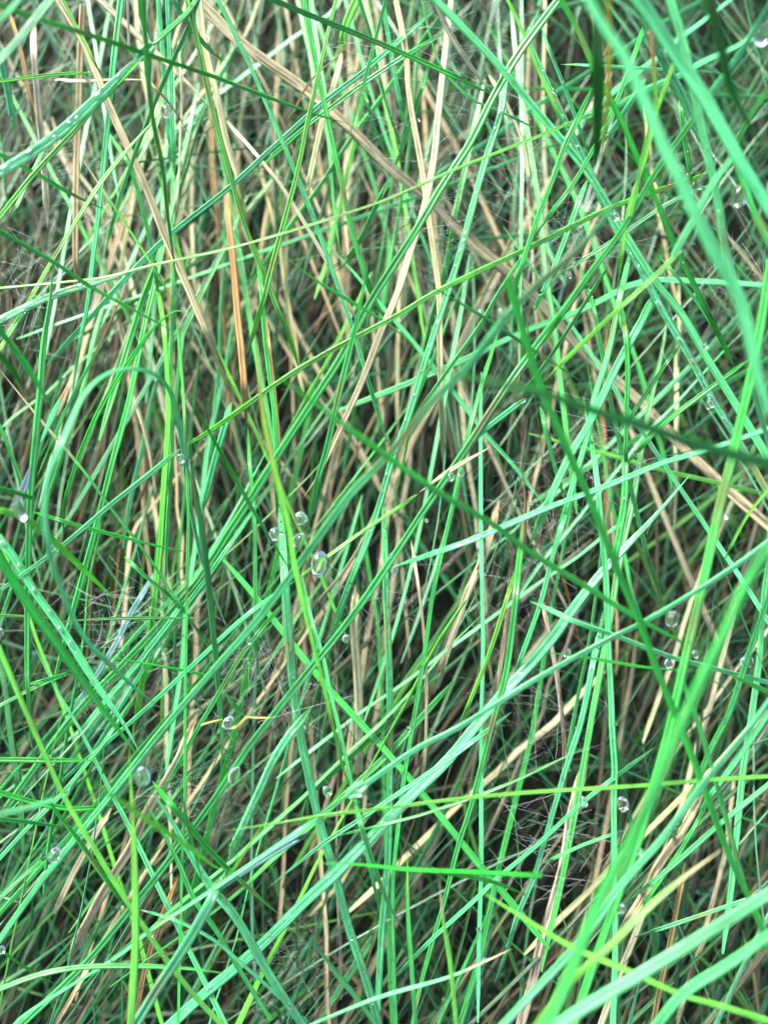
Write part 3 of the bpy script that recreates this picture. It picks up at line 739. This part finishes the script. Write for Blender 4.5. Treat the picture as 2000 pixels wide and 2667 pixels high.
# ------------------------------------------------------------------ sward behind: fields over the ground, x right, y up
CY = math.sin(TILT) * GROUND_DIST       # ground point under the picture's centre
SX, SY = 0.185, 0.250                   # ground seen by the frame
SXE, SYE = SX * .82, SY * .82           # the same at mid height of the sward
GAPS = [(0.30, 0.90, .05), (0.26, 0.83, .035), (0.63, 0.86, .05), (0.50, 0.90, .045), (0.42, 0.55, .06), (0.70, 0.55, .05), (0.85, 0.62, .05),
        (0.72, 0.27, .11), (0.65, 0.17, .08), (0.80, 0.38, .06), (0.62, 0.42, .055), (0.20, 0.42, .055), (0.14, 0.50, .05), (0.63, 0.05, .055),
        (0.30, 0.07, .05), (0.45, 0.11, .045), (0.92, 0.45, .05), (0.57, 0.64, .04), (0.97, 0.22, .04), (0.5, 0.33, .05), (0.08, 0.70, .03)]
def uvpos(x, y): return x / SXE + 0.5, (y - CY) / SYE + 0.5
def gap(x, y):
    u, v = uvpos(x, y)
    g = 0
    for a, b, r in GAPS: g = max(g, math.exp(-((u - a) ** 2 + ((v - b) * 1.33) ** 2) / (r * r)))
    return g
def straw_amount(u, v):                 # straw is thick in the upper left and middle, and in the lower right
    a = 0.8 if v > 0.5 else 0.42
    if u > 0.72 and v > 0.45: a *= 0.4
    if u > 0.5 and v < 0.4: a = 0.75
    if u < 0.35 and v < 0.25: a = 0.45
    return a
def straw_angle(u, v):
    if v > .4: return rng.normal(93, 10) if rng.uniform() < .78 else (rng.normal(118, 10) if rng.uniform() < .5 else rng.normal(62, 12))
    if v < 0.42 and u > 0.45: return rng.normal(66, 16) if rng.uniform() < .8 else rng.uniform(0, 180)
    if v < 0.3 and u < 0.4: return rng.normal(58, 16)
    r = rng.uniform()
    if r < .7: return rng.normal(92, 9)
    if r < .85: return rng.normal(118, 12)
    return rng.normal(55, 18)
def green_angle(u, v):
    r = rng.uniform()
    if u > 0.7 and v > 0.4:
        return rng.normal(55, 14) if r < .6 else (rng.normal(112, 12) if r < .85 else rng.normal(20, 15))
    if v < 0.4:
        return rng.normal(52, 11) if r < .5 else (rng.normal(78, 8) if r < .75 else (rng.normal(118, 12) if r < .9 else rng.normal(10, 20)))
    return rng.normal(84, 7) if r < .45 else (rng.normal(62, 9) if r < .72 else (rng.normal(112, 10) if r < .9 else rng.normal(25, 25)))
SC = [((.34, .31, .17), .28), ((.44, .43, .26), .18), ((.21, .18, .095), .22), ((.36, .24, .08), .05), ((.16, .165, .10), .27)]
GC = [((.100, .42, .18), .36), ((.050, .32, .08), .34), ((.12, .40, .05), .10), ((.022, .17, .03), .20)]
def pick(tab):
    r = rng.uniform() * sum(p for _, p in tab)
    for c, p in tab:
        r -= p
        if r <= 0: return np.array(c)
    return np.array(tab[0][0])
def free_blade(buf, x, y, z, ang, L, w, h, c, slope, bend, sec, n=12, tip=True):
    a = math.radians(ang); d = np.array([math.cos(a), math.sin(a), 0]); s = np.array([-d[1], d[0], 0])
    t = np.linspace(-.5, .5, n)[:, None]
    C = np.array([x, y, z]) + d * t * L + s * (bend * L * (t * t - .1)) + np.array([0, 0, 1]) * (slope * L * t - 0.25 * abs(bend) * L * t * t)
    C[:, 2] = np.maximum(C[:, 2], 0.0015)
    C = C + s * wsmooth(n, w * .25, 3)[:, None]
    if rng.uniform() < .12:                                  # a kink
        kx = rng.uniform(-.3, .3); C = C + s * (np.maximum(t - kx, 0) * L * rng.normal(0, .35))
    prof = np.ones(n)
    prof = np.clip((0.5 - np.abs(t[:, 0])) / 0.06, 0.15, 1) ** .6
    if tip: prof = prof * np.clip((0.5 - t[:, 0]) / 0.35, 0.05, 1) ** .6
    cc = np.tile(c * (1 + rng.normal(0, .12)) * (1 + rng.normal(0, .05, 3)), (n, 1)) * (1 + wsmooth(n, .12, 3))[:, None]
    sweep(buf, C, w * prof, h, None, sec, roll=rng.normal(0, .6), twist=rng.normal(0, 1.5), uv0=rng.uniform(0, 400), colr=np.clip(cc, .004, .8))
    return C
EXT = 2.1
def region():
    return rng.uniform(-.5, .5) * SX * EXT, CY + rng.uniform(-.5, .5) * SY * EXT
AREA = EXT * EXT
# half-rotted litter; straw colours cut to near black, painting in the deep shade
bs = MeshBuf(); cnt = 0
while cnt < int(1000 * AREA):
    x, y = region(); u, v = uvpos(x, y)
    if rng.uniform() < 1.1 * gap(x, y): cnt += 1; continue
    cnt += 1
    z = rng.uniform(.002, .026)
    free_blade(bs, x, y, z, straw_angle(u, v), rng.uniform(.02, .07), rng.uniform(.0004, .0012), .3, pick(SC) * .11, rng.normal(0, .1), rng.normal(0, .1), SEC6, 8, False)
# higher straw
cnt = 0
while cnt < int(850 * AREA):
    x, y = region(); u, v = uvpos(x, y); cnt += 1
    if rng.uniform() > straw_amount(u, v) * (1 - gap(x, y)) ** 1.4: continue
    z = .014 + .050 * rng.uniform() ** 1.6
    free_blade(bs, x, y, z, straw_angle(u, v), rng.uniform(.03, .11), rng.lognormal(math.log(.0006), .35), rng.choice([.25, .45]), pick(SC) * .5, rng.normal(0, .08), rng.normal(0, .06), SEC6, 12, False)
for _ in range(int(600 * AREA)):                           # broken bits at every angle, colour also darkened for the deep shade
    x, y = region()
    if rng.uniform() < gap(x, y): continue
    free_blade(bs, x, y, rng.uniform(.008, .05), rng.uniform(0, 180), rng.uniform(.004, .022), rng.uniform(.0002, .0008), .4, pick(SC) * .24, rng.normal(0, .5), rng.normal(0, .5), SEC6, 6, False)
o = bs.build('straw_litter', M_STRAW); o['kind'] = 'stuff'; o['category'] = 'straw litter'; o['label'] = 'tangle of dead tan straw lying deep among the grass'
# low green grass
bg = MeshBuf(); cnt = 0
while cnt < int(1500 * AREA):
    x, y = region(); u, v = uvpos(x, y); cnt += 1
    if rng.uniform() > (1 - gap(x, y)) ** 1.4: continue
    z = .008 + .062 * rng.uniform() ** 1.5
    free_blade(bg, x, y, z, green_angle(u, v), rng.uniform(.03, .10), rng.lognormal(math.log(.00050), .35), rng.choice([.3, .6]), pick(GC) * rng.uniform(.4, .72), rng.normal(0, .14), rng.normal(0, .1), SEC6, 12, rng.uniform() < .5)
for _ in range(int(550 * AREA)):                           # hair-fine leaves
    x, y = region(); u, v = uvpos(x, y)
    if rng.uniform() < 1.1 * gap(x, y): continue
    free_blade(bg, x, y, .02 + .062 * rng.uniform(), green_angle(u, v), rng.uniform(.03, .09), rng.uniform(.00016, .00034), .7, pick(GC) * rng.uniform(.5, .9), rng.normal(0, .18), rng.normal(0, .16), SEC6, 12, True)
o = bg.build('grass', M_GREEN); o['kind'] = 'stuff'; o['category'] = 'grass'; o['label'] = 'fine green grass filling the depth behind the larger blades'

# ------------------------------------------------------------------ larger single blades and straws of the sward itself
def single(green, i):
    for _ in range(200):
        x = rng.uniform(-.46, .46) * SX * .68; y = CY + rng.uniform(-.46, .46) * SY * .68
        u, v = uvpos(x, y)
        if rng.uniform() > (1 - gap(x, y)) ** 2 * (1 if green else straw_amount(u, v)): continue
        break
    b = MeshBuf()
    if green:
        z = rng.uniform(.062, .086); names = list('cgyd'); kd = names[rng.choice(4, p=[.38, .38, .16, .08])]
        c = np.array(KIND[kd][0]); w = rng.uniform(.0006, .0010); a = green_angle(u, v); L = rng.uniform(.05, .11)
    else:
        z = rng.uniform(.046, .068); names = list('psok'); kd = names[rng.choice(4, p=[.42, .40, .03, .15])]
        c = np.array(KIND[kd][0]); w = rng.uniform(.0006, .0011); a = straw_angle(u, v); L = rng.uniform(.04, .10)
    C = free_blade(b, x, y, z, a, L, w, .4, c, rng.normal(0, .05), rng.normal(0, .05), SEC9, 24, green and rng.uniform() < .4)
    o_ = C[12].copy()
    o = b.build('grass_blade' if green else ('dead_leaf' if kd == 'k' else 'dead_straw'), M_GREEN if green else KIND[kd][2], origin=o_)
    if not reg(o, C, w, KIND[kd][3], 'blade' if green else ('dead leaf' if kd == 'k' else 'dead straw'), 'behind'):
        bpy.data.objects.remove(o); return
    o['category'] = GREEN_CAT if green else ('dead leaf' if kd == 'k' else STRAW_CAT)
    o['group'] = 'green blades crossing over the sward' if green else 'dead straws lying in the sward'
for i in range(75): single(True, i)
for i in range(80): single(False, i)

# labels for all blades that were not described by hand
def kk(r, lvl):
    w, kd, no = r['w'], r['kind'], r['noun']
    if no != 'blade' and w: kd = kd.split()[-1]
    A, B = spot(*r['a']), spot(*r['b'])
    if lvl == 0:
        pass
    if A == B: run = 'short, within %s' % A
    else: run = 'from %s to %s' % (A, B)
    return ' '.join((w + ' ' + kd + ' ' + no + ' ' + run).split())
groups = {}
for r in registry: groups.setdefault(kk(r, 0), []).append(r)
ORD = ['', 'second ', 'third ', 'fourth ', 'fifth ', 'sixth ', 'seventh ']
for lab, rs in groups.items():
    if len(rs) == 1: rs[0]['o']['label'] = lab; continue
    dx = max(r['mid'][0] for r in rs) - min(r['mid'][0] for r in rs); dy = max(r['mid'][1] for r in rs) - min(r['mid'][1] for r in rs)
    ax = 0 if dx >= dy * .8 else 1
    rs.sort(key=lambda r: r['mid'][ax])
    lo, hi = ('leftmost', 'rightmost') if ax == 0 else ('uppermost', 'lowest')
    for i, r in enumerate(rs):
        pre = lo if i == 0 else (hi if i == len(rs) - 1 else (('middle' if len(rs) == 3 else ORD[i].strip() + ' from the ' + ('left' if ax == 0 else 'top'))))
        r['o']['label'] = (pre + ' ' + lab) if i in (0, len(rs) - 1) or len(rs) == 3 else (ORD[i] + lab + (', from left' if ax == 0 else ', from above'))

# ------------------------------------------------------------------ yellow hooked sheath (kinked pale stem with a curl)
def small_stem():
    e = bpy.data.objects.new('withered_shoot', None); col.objects.link(e)
    ox, oy, k = TILES['a3']
    base = at(ox + 1330 * k, oy + 1180 * k, .1105); e.location = base
    e['label'] = 'pale yellow hooked sheath curling round a droplet, with a thin straw arm'; e['category'] = 'withered shoot'
    for nm, pts, w in (('sheath', [(1200, 1225), (1235, 1238), (1285, 1225), (1320, 1190), (1335, 1178)], 16), ('stem', [(1335, 1178), (1400, 1183), (1480, 1180)], 11), ('stem', [(1085, 1222), (1130, 1208), (1205, 1190)], 11)):
        P = [at(ox + x * k, oy + y * k, .1105) for x, y in pts]
        C, L = spline(P, 18); b = MeshBuf()
        sweep(b, C, np.full(18, w * k / FPX * .11) * taper_profile(18, False, nm == 'stem', L, .0004), .8, None, SEC9, colr=np.tile(np.array([.55, .50, .16]), (18, 1)))
        o = b.build(nm, M_STRAW, origin=base); o.location = (0, 0, 0); o.parent = e
small_stem()

# ------------------------------------------------------------------ droplets
def ico(sub):
    import bmesh
    bm = bmesh.new(); bmesh.ops.create_icosphere(bm, subdivisions=sub, radius=1)
    v = np.array([p.co[:] for p in bm.verts]); f = np.array([[q.index for q in p.verts] for p in bm.faces]); bm.free()
    return v, f
I5 = ico(5); I2 = ico(2)
for ln in DROPS.strip().splitlines():
    t, x, y, r, d, lab = ln.split('|')
    ox, oy, k = TILES[t]; x = ox + float(x) * k; y = oy + float(y) * k; d = float(d) / 1000
    R = float(r) * k / FPX * d * (.76 if float(r) < 50 else .68)
    v, f = I5
    # a hanging drop: slightly long, lumpy by surface tension round the blades
    ph = rng.uniform(0, 6, 3)
    q = v * (1 + .10 * np.sin(2.4 * v[:, [1]] + ph[0]) + .07 * np.sin(3.3 * v[:, [0]] + ph[1]) + .05 * np.sin(5 * v[:, [2]] + 3 * v[:, [0]] + ph[2]))
    sc = np.array([1 * rng.uniform(.78, 1.0), rng.uniform(.95, 1.25), .85]) * R
    q = q * sc
    q[:, 1] += .12 * R * np.maximum(v[:, 1], 0) ** 3
    p = at(x, y, d - .0003 - R * .2)
    b = MeshBuf(); b.add(q, f, v[:, :2].copy(), np.ones((len(v), 3)))
    o = b.build('water_droplet', M_WATER); o.location = p
    o.rotation_euler = (TILT, 0, rng.uniform(-.6, .6))
    o['label'] = lab; o['category'] = 'droplet'; o['group'] = 'water droplets on the blades'

# ------------------------------------------------------------------ fine dew on the blades
v, f = ico(1)
B_ = np.array([b[0] for b in BEADS]); R_ = np.array([b[1] for b in BEADS])
V = (B_[:, None, :] + v[None] * R_[:, None, None] * np.array([1, 1, .8])).reshape(-1, 3)
Fc = (f[None] + (np.arange(len(B_)) * len(v))[:, None, None]).reshape(-1, 3)
b = MeshBuf(); b.add(V, Fc, np.zeros((len(V), 2)), np.ones((len(V), 3)))
v, f = ico(3)
for p, T, B, Nn, (a1, a2, a3) in LENSES:
    q = v * (1 + .12 * np.sin(2.5 * v[:, [0]] + rng.uniform(0, 6)))
    b.add(p + q[:, :1] * a1 * T + q[:, 1:2] * a2 * B + q[:, 2:] * a3 * Nn, f, np.zeros((len(v), 2)), np.ones((len(v), 3)))
o = b.build('dew', M_WATER); o['kind'] = 'stuff'; o['category'] = 'dew'; o['label'] = 'fine dew beads strung along the edges and ridges of the blades'

# ------------------------------------------------------------------ cobweb silk
TRI = np.array([(1, 0), (-.5, .87), (-.5, -.87)])
for ln in WEBS.strip().splitlines():
    x, y, r, lab = ln.split('|'); kf = 2000 / 1659.
    x = float(x) * kf; y = float(y) * kf; r = float(r) * kf * 1.15
    b = MeshBuf(); bv = []; d0 = rng.uniform(.118, .126)
    ctr = at(x, y, d0)
    main = rng.uniform(0, math.pi)
    rm = r / FPX * d0
    for i in range(52):
        a = main + rng.normal(0, .7) if i % 3 else rng.uniform(0, 6.28)
        c = ctr + np.array([rng.normal(0, rm * .8), rng.normal(0, rm * .8), rng.normal(0, .006)])
        L = rng.uniform(.3, 2.0) * rm; n = 14
        t = np.linspace(-.5, .5, n)[:, None]; d = np.array([math.cos(a), math.sin(a), rng.normal(0, .25)]); s = np.array([-d[1], d[0], 0])
        C = c + d * t * L + s * (t * t * L * rng.normal(0, .08)) + np.stack([wsmooth(n, L * .004, 2)] * 3, 1)
        sweep(b, C, np.full(n, rng.uniform(.000006, .000017)), 1.0, None, TRI, colr=np.ones((n, 3)) * .7)
        for _ in range(rng.poisson(3)):
            j = rng.integers(0, n); bv.append((C[j], rng.uniform(.000014, .000034)))
    v, f = ico(1)
    Bp = np.array([q[0] for q in bv]); Rp = np.array([q[1] for q in bv])
    o = b.build('cobweb', M_WEB, origin=ctr)
    V = (Bp[:, None, :] - ctr + v[None] * Rp[:, None, None]).reshape(-1, 3)
    b2 = MeshBuf(); b2.add(V, (f[None] + (np.arange(len(Bp)) * len(v))[:, None, None]).reshape(-1, 3), np.zeros((len(V), 2)), np.ones((len(V), 3)))
    q = b2.build('silk_bead', M_WEB); q.parent = o; q['kind'] = 'stuff'
    o['label'] = 'fine grey cobweb ' + lab; o['category'] = 'cobweb'; o['group'] = 'cobweb silk among the blades'
